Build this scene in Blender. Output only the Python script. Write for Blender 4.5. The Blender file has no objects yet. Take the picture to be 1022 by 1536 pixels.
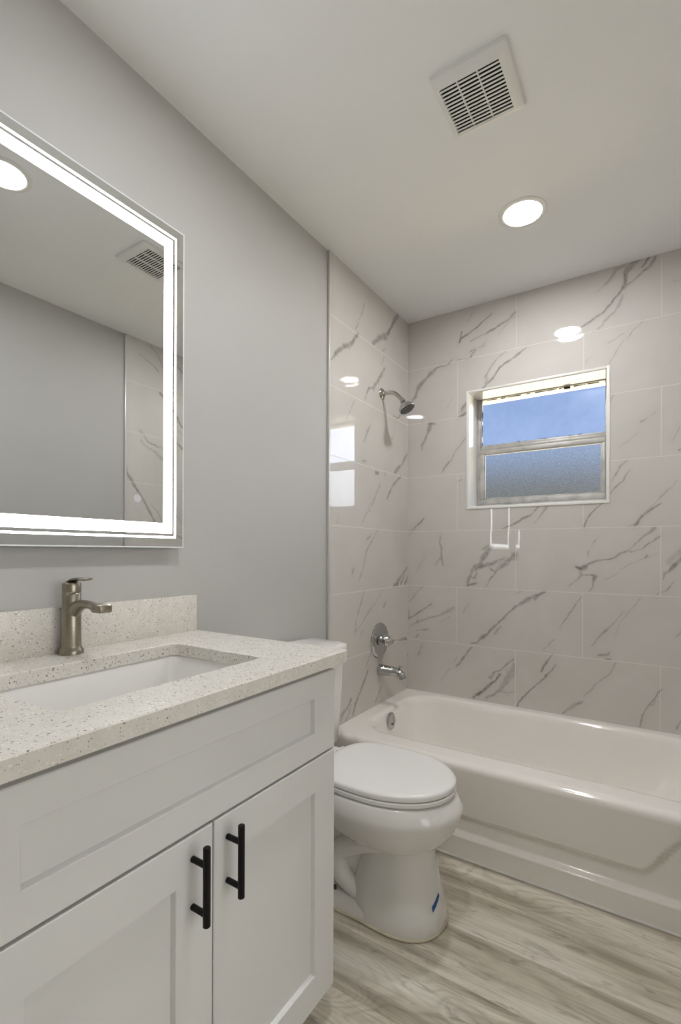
import bpy, bmesh, math, random
import numpy as np
from mathutils import Vector, Matrix

# ------------------------------------------------------------------ camera, world, exposure
SC = bpy.context.scene
COL = SC.collection
CEIL = 2.44
EYE = (1.18, 0.0, 1.1255)
YAW, ROLL, FPX, CY = 0.5742, 0.0034, 722.16, 828.4
BACK = 2.534          # face of the tiled back wall
WIDE = 1.524          # face of the tiled right wall

cam = bpy.data.cameras.new('camera')
cam.sensor_fit = 'VERTICAL'
cam.sensor_height = 36.0
cam.sensor_width = 24.0
cam.lens = FPX / 1536 * 36.0
cam.shift_y = (CY - 768.0) / 1536
cam.clip_start = 0.02
cam_o = bpy.data.objects.new('camera', cam)
COL.objects.link(cam_o)
fw = Vector((-math.sin(YAW), math.cos(YAW), 0))
rt = Vector((math.cos(YAW), math.sin(YAW), 0))
up = Vector((0, 0, 1))
rt2 = rt * math.cos(ROLL) + up * math.sin(ROLL)
up2 = up * math.cos(ROLL) - rt * math.sin(ROLL)
m = Matrix.Identity(4)
for i in range(3):
    m[i][0], m[i][1], m[i][2], m[i][3] = rt2[i], up2[i], -fw[i], EYE[i]
cam_o.matrix_world = m
SC.camera = cam_o

VS = SC.view_settings
VS.view_transform = 'Standard'
VS.look = 'None'
VS.exposure = 0.0
VS.gamma = 1.0
VS.use_curve_mapping = False
SC.cycles.max_bounces = 14
SC.cycles.diffuse_bounces = 8
SC.cycles.glossy_bounces = 6
SC.cycles.transmission_bounces = 8
SC.cycles.transparent_max_bounces = 12
SC.cycles.caustics_reflective = False
SC.cycles.sample_clamp_indirect = 0.0

LAMP = 192.0          # glow of the ceiling lamps
LAMP_COL = (.995, .992, .99)
MIRROR_GLOW = 11.0     # glow of the mirror's frosted band
SKY = 1.0
FILL_POWER = 27.0  # power of the added fill lamp in the made-up side room

def area_lamp(name, loc, rot, sx, sy, power, col):
    l = bpy.data.lights.new(name, 'AREA'); l.shape = 'RECTANGLE'; l.size = sx; l.size_y = sy; l.energy = power; l.color = col
    o = bpy.data.objects.new(name, l); COL.objects.link(o); o.location = loc; o.rotation_euler = rot
area_lamp('side_fill_lamp', (3.56, .45, 1.25), (0, math.radians(90), 0), 1.7, 2.2, FILL_POWER, (.98, .99, 1.0))  # unseen lamp added to brighten cabinet fronts and floor

def build_world():
    w = bpy.data.worlds.new('daylight')
    SC.world = w
    w.use_nodes = True
    nt = w.node_tree
    nt.nodes.clear()
    N, L = nt.nodes.new, nt.links.new
    out = N('ShaderNodeOutputWorld'); bg = N('ShaderNodeBackground')
    tc = N('ShaderNodeTexCoord'); sep = N('ShaderNodeSeparateXYZ')
    L(tc.outputs['Generated'], sep.inputs[0])
    mr = N('ShaderNodeMapRange'); mr.inputs[1].default_value = -1; mr.inputs[2].default_value = 1
    L(sep.outputs['Z'], mr.inputs[0])
    cr = N('ShaderNodeValToRGB')
    L(mr.outputs[0], cr.inputs[0])
    e = cr.color_ramp.elements
    stops = [(-1.0, (8.5, 7.2, 4.5)), (-.30, (8.5, 7.2, 4.5)), (-.13, (.6, .55, .42)), (0.0, (.22, .22, .20)), (.13, (.28, .30, .31)),
             (.20, (.44, .60, .95)), (.45, (.36, .53, .90)), (1.0, (.22, .38, .78))]
    while len(e) < len(stops):
        e.new(0.5)
    for el, (z, c) in zip(e, stops):
        el.position = (z + 1) / 2
        el.color = (*c, 1)
    dot = N('ShaderNodeVectorMath'); dot.operation = 'DOT_PRODUCT'
    L(tc.outputs['Generated'], dot.inputs[0])
    dot.inputs[1].default_value = Vector((.52, .82, .25)).normalized()
    mx = N('ShaderNodeMath'); mx.operation = 'MAXIMUM'; mx.inputs[1].default_value = 0
    L(dot.outputs['Value'], mx.inputs[0])
    pw = N('ShaderNodeMath'); pw.operation = 'POWER'; pw.inputs[1].default_value = 26
    L(mx.outputs[0], pw.inputs[0])
    mul = N('ShaderNodeVectorMath'); mul.operation = 'SCALE'
    mul.inputs[0].default_value = (7.6, 8.1, 9.2)
    L(pw.outputs[0], mul.inputs['Scale'])
    add = N('ShaderNodeVectorMath'); add.operation = 'ADD'
    L(cr.outputs[0], add.inputs[0]); L(mul.outputs[0], add.inputs[1])
    L(add.outputs[0], bg.inputs['Color'])
    bg.inputs['Strength'].default_value = SKY
    L(bg.outputs[0], out.inputs[0])
build_world()

# ------------------------------------------------------------------ materials
class NT:
    def __init__(s, name):
        s.m = bpy.data.materials.new(name); s.m.use_nodes = True
        s.t = s.m.node_tree; s.t.nodes.clear()
        s.out = s.n('ShaderNodeOutputMaterial')
    def n(s, kind, **kw):
        nd = s.t.nodes.new(kind)
        for k, v in kw.items():
            if k.startswith('i_'):
                nd.inputs[k[2:].replace('_', ' ')].default_value = v
            else:
                setattr(nd, k, v)
        return nd
    def l(s, a, b): s.t.links.new(a, b)
    def math(s, op, a, b=None, c=None, clamp=False):
        nd = s.n('ShaderNodeMath', operation=op); nd.use_clamp = clamp
        for k, v in enumerate((a, b, c)):
            if v is None: continue
            if isinstance(v, (int, float)): nd.inputs[k].default_value = v
            else: s.l(v, nd.inputs[k])
        return nd.outputs[0]
    def mix(s, fac, a, b, blend='MIX'):
        nd = s.n('ShaderNodeMix', data_type='RGBA', blend_type=blend)
        for k, v in ((0, fac), (6, a), (7, b)):
            if isinstance(v, (int, float)): nd.inputs[k].default_value = v
            elif isinstance(v, tuple): nd.inputs[k].default_value = (*v, 1)
            else: s.l(v, nd.inputs[k])
        return nd.outputs[2]
    def ramp(s, fac, stops):
        nd = s.n('ShaderNodeValToRGB'); e = nd.color_ramp.elements
        while len(e) < len(stops): e.new(.5)
        for el, (p, c) in zip(e, stops):
            el.position = p; el.color = (*c, 1) if isinstance(c, tuple) else (c, c, c, 1)
        s.l(fac, nd.inputs[0]); return nd.outputs[0]
    def pos(s, scale=(1, 1, 1)):
        g = s.n('ShaderNodeTexCoord'); mp = s.n('ShaderNodeMapping')
        mp.inputs['Scale'].default_value = scale
        s.l(g.outputs['Object'], mp.inputs[0]); return mp.outputs[0]
    def noise(s, vec, scale, detail=3, rough=.5, dist=0):
        nd = s.n('ShaderNodeTexNoise'); nd.inputs['Scale'].default_value = scale
        nd.inputs['Detail'].default_value = detail; nd.inputs['Roughness'].default_value = rough
        nd.inputs['Distortion'].default_value = dist
        s.l(vec, nd.inputs['Vector']); return nd.outputs[0]
    def bsdf(s, col=(.8, .8, .8), rough=.5, metal=0, spec=.5, coat=0, bump=None, bump_s=.1, bump_d=.001, normal=None):
        p = s.n('ShaderNodeBsdfPrincipled')
        if isinstance(col, tuple): p.inputs['Base Color'].default_value = (*col, 1)
        else: s.l(col, p.inputs['Base Color'])
        if isinstance(rough, (int, float)): p.inputs['Roughness'].default_value = rough
        else: s.l(rough, p.inputs['Roughness'])
        p.inputs['Metallic'].default_value = metal
        p.inputs['Specular IOR Level'].default_value = spec
        p.inputs['Coat Weight'].default_value = coat
        p.inputs['Coat Roughness'].default_value = .05
        if bump is not None:
            b = s.n('ShaderNodeBump'); b.inputs['Strength'].default_value = bump_s; b.inputs['Distance'].default_value = bump_d
            s.l(bump, b.inputs['Height']); s.l(b.outputs[0], p.inputs['Normal'])
        if normal is not None: s.l(normal, p.inputs['Normal'])
        s.l(p.outputs[0], s.out.inputs[0]); return p

def plain(name, col, rough, metal=0, spec=.5, coat=0, var=.04, vscale=6, bump_scale=None, bump_s=.05):
    t = NT(name); v = t.pos()
    n = t.noise(v, vscale, 3)
    f = t.ramp(n, [(.3, 1 - var), (.7, 1.0)])
    c = t.mix(1.0, col, f, 'MULTIPLY')
    b = t.noise(v, bump_scale, 2) if bump_scale else None
    t.bsdf(c, rough, metal, spec, coat, bump=b, bump_s=bump_s)
    return t.m

def emitter(name, col, strength):
    t = NT(name)
    e = t.n('ShaderNodeEmission'); e.inputs[0].default_value = (*col, 1); e.inputs[1].default_value = strength
    t.l(e.outputs[0], t.out.inputs[0]); return t.m

def tile_material():
    t = NT('veined_porcelain_tile')
    v = t.pos()
    a = t.n('ShaderNodeAttribute', attribute_name='vein'); g = t.n('ShaderNodeAttribute', attribute_name='grout')
    h = t.n('ShaderNodeAttribute', attribute_name='halo')
    tl = t.n('ShaderNodeAttribute', attribute_name='tilt')
    cloud = t.noise(v, 3.2, 4, .55, .6)
    base = t.mix(t.ramp(cloud, [(.35, 0.0), (.7, 1.0)]), (.565, .540, .508), (.605, .583, .555))
    base = t.mix(t.math('MULTIPLY', h.outputs['Fac'], .9), base, (.36, .335, .30))
    fine = t.noise(v, 150, 3, .6)
    vm = t.math('MULTIPLY', a.outputs['Fac'], t.ramp(fine, [(.25, .75), (.7, 1.0)]))
    vein_c = t.mix(t.noise(v, 14, 2), (.125, .112, .095), (.21, .19, .165))
    c = t.mix(vm, base, vein_c)
    c = t.mix(g.outputs['Fac'], c, (.66, .64, .61))
    r = t.math('MULTIPLY_ADD', g.outputs['Fac'], .5, .014)
    geo = t.n('ShaderNodeNewGeometry')
    ad = t.n('ShaderNodeVectorMath', operation='ADD'); t.l(geo.outputs['Normal'], ad.inputs[0]); t.l(tl.outputs['Vector'], ad.inputs[1])
    nm = t.n('ShaderNodeVectorMath', operation='NORMALIZE'); t.l(ad.outputs[0], nm.inputs[0])
    t.bsdf(c, r, 0, .5, normal=nm.outputs[0])
    return t.m

def floor_material():
    # planks run along x; every plank has its own offset and tone
    t = NT('greige_vinyl_plank')
    tc = t.n('ShaderNodeTexCoord'); sp = t.n('ShaderNodeSeparateXYZ'); t.l(tc.outputs['Object'], sp.inputs[0])
    W, LEN = .182, 3.1
    yy = t.math('DIVIDE', t.math('ADD', sp.outputs['Y'], 5 * W + .062), W)
    row = t.math('FLOOR', yy)
    fy = t.math('FRACT', yy)
    wn = t.n('ShaderNodeTexWhiteNoise', noise_dimensions='1D'); t.l(row, wn.inputs['W'])
    xs = t.math('ADD', t.math('DIVIDE', sp.outputs['X'], LEN), t.math('MULTIPLY', wn.outputs['Value'], 7.3))
    colm = t.math('FLOOR', xs); fx = t.math('FRACT', xs)
    wn2 = t.n('ShaderNodeTexWhiteNoise', noise_dimensions='2D')
    cb = t.n('ShaderNodeCombineXYZ'); t.l(row, cb.inputs[0]); t.l(colm, cb.inputs[1]); t.l(cb.outputs[0], wn2.inputs['Vector'])
    off = t.math('MULTIPLY', wn2.outputs['Value'], 37.0)
    # stretched grain
    def grain(sx, sy, scale, detail, dist, seed):
        c = t.n('ShaderNodeCombineXYZ')
        t.l(t.math('MULTIPLY', sp.outputs['X'], sx), c.inputs[0]); t.l(t.math('MULTIPLY', sp.outputs['Y'], sy), c.inputs[1])
        t.l(t.math('ADD', off, seed), c.inputs[2])
        return t.noise(c.outputs[0], scale, detail, .6, dist)
    broad = grain(.6, 3.4, 2.1, 5, .9, 0)
    mid = grain(.8, 16, 2.4, 5, .4, 3.1)
    fine = grain(1.4, 75, 3.0, 4, .2, 8.7)
    # cathedral figure: contour lines of a slow noise, only here and there
    slow = grain(1.3, 3.6, 1.3, 2, .3, 5.5)
    ring = t.ramp(t.math('FRACT', t.math('MULTIPLY', slow, 28)), [(0, .72), (.25, 1.0), (.7, 1.0), (1.0, .72)])
    where = t.ramp(grain(.5, 1.6, 1.6, 2, 0, 21.0), [(.44, 0.0), (.58, 1.0)])
    c = t.ramp(broad, [(.30, (.30, .262, .198)), (.41, (.47, .425, .34)), (.52, (.64, .595, .50)), (.68, (.77, .73, .645))])
    c = t.mix(.6, c, t.ramp(mid, [(.28, .66), (.48, .96), (.7, 1.06)]), 'MULTIPLY')
    c = t.mix(.6, c, t.ramp(fine, [(.3, .74), (.6, 1.05)]), 'MULTIPLY')
    c = t.mix(t.math('MULTIPLY', where, .7), c, ring, 'MULTIPLY')
    spot = grain(2.5, 10, 3.2, 4, 1.0, 11.0)
    c = t.mix(t.ramp(spot, [(.56, 0.0), (.70, .7)]), c, (.25, .22, .175))
    tone = t.ramp(wn2.outputs['Value'], [(0, .95), (1, 1.04)])
    c = t.mix(1.0, c, tone, 'MULTIPLY')
    ey = t.math('MINIMUM', fy, t.math('SUBTRACT', 1.0, fy)); ex = t.math('MINIMUM', fx, t.math('SUBTRACT', 1.0, fx))
    seam = t.math('MAXIMUM', t.math('LESS_THAN', ey, .006), t.math('LESS_THAN', ex, .0009))
    c = t.mix(t.math('MULTIPLY', seam, .22), c, (.16, .09, .075))
    t.bsdf(c, .42, 0, .4, bump=fine, bump_s=.12, bump_d=.0006)
    return t.m

def quartz_material():
    t = NT('speckled_quartz'); v = t.pos()
    w = t.n('ShaderNodeTexNoise'); w.inputs['Scale'].default_value = 160; t.l(v, w.inputs['Vector'])
    vv = t.n('ShaderNodeVectorMath', operation='MULTIPLY_ADD'); t.l(w.outputs['Color'], vv.inputs[0])
    vv.inputs[1].default_value = (.006, .006, .006); t.l(v, vv.inputs[2])
    def flecks(scale, thr, size):
        vo = t.n('ShaderNodeTexVoronoi', feature='F1'); vo.inputs['Scale'].default_value = scale; t.l(vv.outputs[0], vo.inputs['Vector'])
        sx = t.n('ShaderNodeSeparateColor'); t.l(vo.outputs['Color'], sx.inputs[0])
        on = t.math('GREATER_THAN', sx.outputs[0], thr)
        near = t.math('LESS_THAN', vo.outputs['Distance'], t.math('MULTIPLY_ADD', sx.outputs[1], size, .10))
        return t.math('MULTIPLY', on, near), sx.outputs[2]
    base = t.mix(t.ramp(t.noise(v, 40, 4, .6), [(.35, 0.0), (.65, 1.0)]), (.635, .608, .555), (.685, .66, .61))
    f3, c3 = flecks(330, .62, .35)
    base = t.mix(t.math('MULTIPLY', f3, .35), base, (.42, .38, .32))
    f4, c4 = flecks(190, .72, .35)
    base = t.mix(t.math('MULTIPLY', f4, .6), base, (.83, .82, .79))
    f1, cc = flecks(180, .66, .30)
    base = t.mix(t.math('MULTIPLY', f1, .85), base, t.ramp(cc, [(0, (.10, .085, .065)), (.5, (.24, .20, .15)), (1, (.36, .33, .28))]))
    f2, cc2 = flecks(300, .72, .30)
    base = t.mix(t.math('MULTIPLY', f2, .8), base, (.17, .15, .12))
    t.bsdf(base, .22, 0, .5)
    return t.m

def glass_material():
    t = NT('clear_glass'); v = t.pos()
    fr = t.n('ShaderNodeFresnel'); fr.inputs[0].default_value = 1.45
    g = t.n('ShaderNodeBsdfGlossy'); g.inputs['Roughness'].default_value = .15; g.inputs['Color'].default_value = (.3, .3, .3, 1)
    tr = t.n('ShaderNodeBsdfTransparent')
    dirt = t.ramp(t.noise(v, 5, 4, .6), [(.3, (.86, .87, .90)), (.7, (.95, .95, .96))]); t.l(dirt, tr.inputs[0])
    mx = t.n('ShaderNodeMixShader'); t.l(fr.outputs[0], mx.inputs[0]); t.l(tr.outputs[0], mx.inputs[1]); t.l(g.outputs[0], mx.inputs[2])
    t.l(mx.outputs[0], t.out.inputs[0]); return t.m

def obscure_material():
    t = NT('obscure_glass'); v = t.pos()
    n = t.noise(v, 220, 3, .6)
    b = t.n('ShaderNodeBump'); b.inputs['Strength'].default_value = .5; b.inputs['Distance'].default_value = .0015; t.l(n, b.inputs['Height'])
    g = t.n('ShaderNodeBsdfGlass'); g.inputs['Roughness'].default_value = .20; g.inputs['IOR'].default_value = 1.2
    t.l(t.ramp(t.noise(v, 260, 2), [(.3, (.74, .74, .73)), (.7, (.96, .955, .94))]), g.inputs[0])
    t.l(b.outputs[0], g.inputs['Normal']); t.l(g.outputs[0], t.out.inputs[0]); return t.m

def aged_metal():
    t = NT('weathered_aluminium'); v = t.pos()
    n = t.noise(v, 16, 4, .6)
    c = t.ramp(n, [(.28, (.33, .325, .31)), (.45, (.47, .46, .44)), (.65, (.56, .55, .53))])
    t.bsdf(c, .45, .35, .5, bump=n, bump_s=.3, bump_d=.001); return t.m

def brushed(name, col, rough):
    t = NT(name); v = t.pos((1, 1, 30))
    n = t.noise(v, 60, 3)
    c = t.mix(1.0, col, t.ramp(n, [(.3, .82), (.7, 1.05)]), 'MULTIPLY')
    t.bsdf(c, rough, 1.0, .5); return t.m

M = dict(
    paint=plain('grey_wall_paint', (.478, .470, .453), .55, spec=.3, var=.03, vscale=3, bump_scale=260, bump_s=.03),
    ceiling=plain('white_ceiling_paint', (.83, .835, .835), .8, spec=.2, var=.02, vscale=2, bump_scale=220, bump_s=.04),
    white_trim=plain('white_trim_paint', (.80, .79, .76), .25, var=.03),
    jamb=plain('glossy_white_jamb', (.80, .80, .79), .12, var=.03),
    edge=plain('satin_metal_edge', (.60, .59, .57), .30, .2, var=.05),
    cabinet=plain('white_cabinet_lacquer', (.68, .678, .668), .32, spec=.4, var=.015),
    black=plain('matte_black_metal', (.004, .004, .004), .45, 0, .25, var=.2),
    porcelain=plain('white_glazed_porcelain', (.76, .75, .73), .08, spec=.5, coat=.3, var=.02),
    seat=plain('white_seat_plastic', (.80, .795, .78), .22, var=.02),
    enamel=plain('warm_white_enamel', (.86, .83, .79), .09, spec=.5, coat=.3, var=.02),
    chrome=plain('polished_chrome', (.52, .52, .52), .05, 1.0, var=.05),
    nickel=brushed('brushed_nickel', (.36, .325, .26), .30),
    warm_chrome=plain('polished_nickel', (.50, .475, .43), .10, 1.0, var=.08),
    dark=plain('painted_shade_black', (.004, .004, .004), .9, var=.2),  # near-black colour standing in for the shade inside the vent
    rubber=plain('dark_rubber', (.05, .05, .05), .5, var=.2),
    caulk=plain('aged_caulk', (.62, .56, .43), .5, var=.25, vscale=20),
    grout=plain('white_caulk', (.75, .73, .70), .5, var=.08),
    tape=plain('blue_tape', (.015, .10, .33), .6, var=.15),
    plastic=plain('white_plastic', (.78, .775, .755), .4, var=.03),
    mirror=plain('silvered_glass', (.80, .81, .80), .0, 1.0, var=.01),
    glass_edge=plain('polished_glass_edge', (.80, .83, .82), .2, var=.02),
    tile=tile_material(), floor=floor_material(), quartz=quartz_material(),
    glass=glass_material(), obscure=obscure_material(), aged=aged_metal(),
    lamp=emitter('lamp_diffuser', LAMP_COL, LAMP), glow=emitter('frosted_led_band', (.97, .985, 1.0), MIRROR_GLOW),
    icon=emitter('lit_icon', (.9, .95, 1.0), .8),
)

# ------------------------------------------------------------------ helpers
ORIGIN = {}
def thing(name, label, cat, loc, group=None):
    o = bpy.data.objects.new(name, None); COL.objects.link(o)
    o.location = loc; o.empty_display_size = .05
    o['label'] = label; o['category'] = cat
    if group: o['group'] = group
    ORIGIN[o.name] = Vector(loc); return o

def finish(name, me, mat, parent=None, smooth=30, label=None):
    n = len(me.vertices)
    co = np.empty(n * 3, dtype=np.float32); me.vertices.foreach_get('co', co); co = co.reshape(-1, 3)
    c = (co.min(0) + co.max(0)) / 2
    co -= c; me.vertices.foreach_set('co', co.ravel())
    o = bpy.data.objects.new(name, me); COL.objects.link(o)
    for k in (mat if isinstance(mat, (list, tuple)) else [mat]): me.materials.append(k)
    c = Vector([float(q) for q in c]); ORIGIN[o.name] = c
    if parent is not None:
        o.parent = parent; o.location = c - ORIGIN[parent.name]
    else: o.location = c
    if smooth:
        me.polygons.foreach_set('use_smooth', [True] * len(me.polygons))
        me.set_sharp_from_angle(angle=math.radians(smooth))
    me.update()
    if label: o['label'] = label
    return o

def obj(name, bm, mat, parent=None, smooth=30, label=None):
    bmesh.ops.recalc_face_normals(bm, faces=bm.faces[:])
    me = bpy.data.meshes.new(name); bm.to_mesh(me); bm.free()
    return finish(name, me, mat, parent, smooth, label)

def structure(o):
    o['kind'] = 'structure'; return o

def BM(): return bmesh.new()

def box(bm, lo, hi, bev=0, seg=2):
    r = bmesh.ops.create_cube(bm, size=1.0)
    lo, hi = Vector(lo), Vector(hi)
    for v in r['verts']:
        v.co = Vector([lo[i] + (v.co[i] + .5) * (hi[i] - lo[i]) for i in range(3)])
    if bev:
        ed = list({e for v in r['verts'] for e in v.link_edges})
        bmesh.ops.bevel(bm, geom=ed, offset=bev, segments=seg, profile=.5, affect='EDGES')
    return bm

def frame_of(axis):
    a = Vector(axis).normalized()
    h = Vector((0, 0, 1)) if abs(a.z) < .9 else Vector((1, 0, 0))
    x = h.cross(a).normalized(); y = a.cross(x); return x, y, a

def loft(bm, rings, cap0=True, cap1=True, closed=True):
    vs = [[bm.verts.new(p) for p in r] for r in rings]
    n = len(vs[0])
    for a, b in zip(vs, vs[1:]):
        for i in range(n if closed else n - 1):
            j = (i + 1) % n
            bm.faces.new((a[i], a[j], b[j], b[i]))
    if cap0: bm.faces.new(list(reversed(vs[0])))
    if cap1: bm.faces.new(vs[-1])
    return bm

def lathe(bm, prof, org, axis, seg=40, cap0=True, cap1=True):
    x, y, a = frame_of(axis); org = Vector(org)
    rings = [[org + a * h + (x * math.cos(2 * math.pi * k / seg) + y * math.sin(2 * math.pi * k / seg)) * max(r, 1e-5) for k in range(seg)] for r, h in prof]
    return loft(bm, rings, cap0, cap1)

def cyl(bm, a, b, r, seg=28, ch=None):
    a, b = Vector(a), Vector(b); L = (b - a).length; c = min(r * .15, .001) if ch is None else ch
    return lathe(bm, [(r - c, 0), (r, c), (r, L - c), (r - c, L)], a, b - a, seg)

def smooth_path(pts, n=8):
    P = [Vector(p) for p in pts]; P = [P[0] * 2 - P[1]] + P + [P[-1] * 2 - P[-2]]; out = []
    for i in range(1, len(P) - 2):
        for k in range(n):
            t = k / n; a, b, c, d = P[i - 1:i + 3]
            out.append(.5 * ((2 * b) + (c - a) * t + (2 * a - 5 * b + 4 * c - d) * t * t + (3 * b - a - 3 * c + d) * t ** 3))
    out.append(P[-2]); return out

def tube(bm, pts, rad, seg=20, side=None, flat=1.0, n=8):
    # rad: one radius or a list (one per control point); flat squeezes across the path
    P = smooth_path(pts, n); m_ = len(P)
    if isinstance(rad, (int, float)): rad = [rad] * len(pts)
    if isinstance(flat, (int, float)): flat = [flat] * len(pts)
    def lerp(arr, i):
        f = i / (m_ - 1) * (len(arr) - 1); k = min(int(f), len(arr) - 2); return arr[k] + (arr[k + 1] - arr[k]) * (f - k)
    ref = Vector(side) if side else None; rings = []
    for i, p in enumerate(P):
        d = (P[min(i + 1, m_ - 1)] - P[max(i - 1, 0)]).normalized()
        if ref is None:
            ref = frame_of(d)[0]
        s_ = (ref - d * ref.dot(d)).normalized(); u_ = d.cross(s_); ref = s_
        r = lerp(rad, i); fl = lerp(flat, i)
        rings.append([p + s_ * (r * math.cos(2 * math.pi * k / seg)) + u_ * (r * fl * math.sin(2 * math.pi * k / seg)) for k in range(seg)])
    return loft(bm, rings)

def rr_hit(hx, hy, r, ang):
    # distance from the centre of a rounded rectangle to its outline along ang
    dx, dy = math.cos(ang), math.sin(ang); lo, hi = 0.0, hx + hy
    for _ in range(40):
        t = (lo + hi) / 2; qx, qy = abs(dx * t) - hx + r, abs(dy * t) - hy + r
        d = math.hypot(max(qx, 0), max(qy, 0)) + min(max(qx, qy), 0) - r
        if d < 0: lo = t
        else: hi = t
    return (lo + hi) / 2

def rr_ring(x0, x1, y0, y1, r, z, angs, cx, cy):
    # rounded rectangle seen from a common centre (cx, cy) so that rings match up
    out = []
    for a in angs:
        dx, dy = math.cos(a), math.sin(a); lo, hi = 0.0, 5.0
        for _ in range(44):
            t = (lo + hi) / 2; X, Y = cx + dx * t, cy + dy * t
            qx, qy = abs(X - (x0 + x1) / 2) - (x1 - x0) / 2 + r, abs(Y - (y0 + y1) / 2) - (y1 - y0) / 2 + r
            d = math.hypot(max(qx, 0), max(qy, 0)) + min(max(qx, qy), 0) - r
            if d < 0: lo = t
            else: hi = t
        out.append(Vector((cx + dx * lo, cy + dy * lo, z)))
    return out

def angles_for(cx, cy, rects, n=96, dense=7):
    A = [2 * math.pi * k / n for k in range(n)]
    for x0, x1, y0, y1, r in rects:
        for X, sx in ((x0, 1), (x1, -1)):
            for Y, sy in ((y0, 1), (y1, -1)):
                if r < .004: A.append(math.atan2(Y - cy, X - cx) % (2 * math.pi))
                else:
                    for k in range(dense + 1):
                        th = math.pi / 2 * k / dense
                        A.append(math.atan2(Y + sy * r * (1 - math.sin(th)) - cy, X + sx * r * (1 - math.cos(th)) - cx) % (2 * math.pi))
    A.sort(); out = [A[0]]
    for a in A[1:]:
        if a - out[-1] > 1e-4: out.append(a)
    return out

def egg(z, xc, af, ab, b, nf=2.0, nb=2.4, yc=1.385, n=64):
    # closed outline in plan, pointed along +x: af ahead of xc, ab behind it, b to each side
    out = []
    for k in range(n):
        t = 2 * math.pi * k / n; c, s = math.cos(t), math.sin(t); e = nf if c > 0 else nb
        q = (abs(c) ** e + abs(s) ** e) ** (-1 / e)
        out.append(Vector((xc + q * c * (af if c > 0 else ab), yc + q * s * b, z)))
    return out

def sstep(a, b, x):
    t = min(max((x - a) / (b - a), 0), 1); return t * t * (3 - 2 * t)

# ------------------------------------------------------------------ the room
FRONT = -.62
def wall_box(name, lo, hi, mat, bev=0):
    bm = BM(); box(bm, lo, hi, bev); return structure(obj(name, bm, mat))

RX = 3.66             # far wall of the unseen side room, added to hold the fill lamp
OY0, OY1, OZ = -.55, .92, 2.10
wall_box('floor', (-.12, -1.3, -.06), (RX + .12, BACK + .24, 0), M['floor'])
wall_box('ceiling', (-.12, -1.3, CEIL), (RX + .12, BACK + .24, CEIL + .08), M['ceiling'])
wall_left = wall_box('wall_left', (-.12, FRONT - .1, 0), (-.010, BACK + .24, CEIL), M['paint'])
# right wall with a made-up opening that lets the fill light in
bm = BM()
box(bm, (WIDE + .010, FRONT - .1, 0), (WIDE + .12, OY0, CEIL)); box(bm, (WIDE + .010, OY1, 0), (WIDE + .12, BACK + .24, CEIL)); box(bm, (WIDE + .010, OY0, OZ), (WIDE + .12, OY1, CEIL))
wall_right = structure(obj('wall_right', bm, M['paint']))
bm = BM()
for a, b, c, d in ((OY0 - .06, OY0, 0, OZ + .06), (OY1, OY1 + .06, 0, OZ + .06), (OY0, OY1, OZ, OZ + .06)):
    box(bm, (WIDE - .004, a, c), (WIDE + .010, b, d), .003)
structure(obj('trim_added_opening', bm, M['white_trim']))  # casing of the added opening, out of view
wall_box('wall_front', (-.01, FRONT - .1, 0), (WIDE + .01, FRONT, CEIL), M['paint'])
# made-up side room, unseen, added around the fill lamp
wall_box('wall_fill_near', (WIDE + .12, -1.3, 0), (RX, -1.2, CEIL), M['paint'])
wall_box('wall_fill_far', (WIDE + .12, 1.95, 0), (RX, 2.05, CEIL), M['paint'])
bm = BM()
for a, b, c, d in ((-1.3, -.65, 0, CEIL), (1.55, 2.05, 0, CEIL), (-.65, 1.55, 0, .40), (-.65, 1.55, 2.10, CEIL)):
    box(bm, (RX, a, c), (RX + .1, b, d))
structure(obj('wall_fill_end', bm, M['paint']))
bm = BM(); box(bm, (RX + .02, -.65, .40), (RX + .05, 1.55, 2.10)); structure(obj('light_block_panel', bm, M['white_trim']))  # unseen solid panel added to block the outside ground glow

# back wall core with the window opening
WX0, WX1, WZ0, WZ1 = .352, 1.008, 1.366, 1.981
bm = BM()
for lo, hi in (((-.01, 0), (WX0, CEIL)), ((WX1, 0), (WIDE + .01, CEIL)), ((WX0, 0), (WX1, WZ0)), ((WX0, WZ1), (WX1, CEIL))):
    box(bm, (lo[0], BACK + .010, lo[1]), (hi[0], BACK + .24, hi[1]))
wall_back = structure(obj('wall_back', bm, M['paint']))

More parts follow.
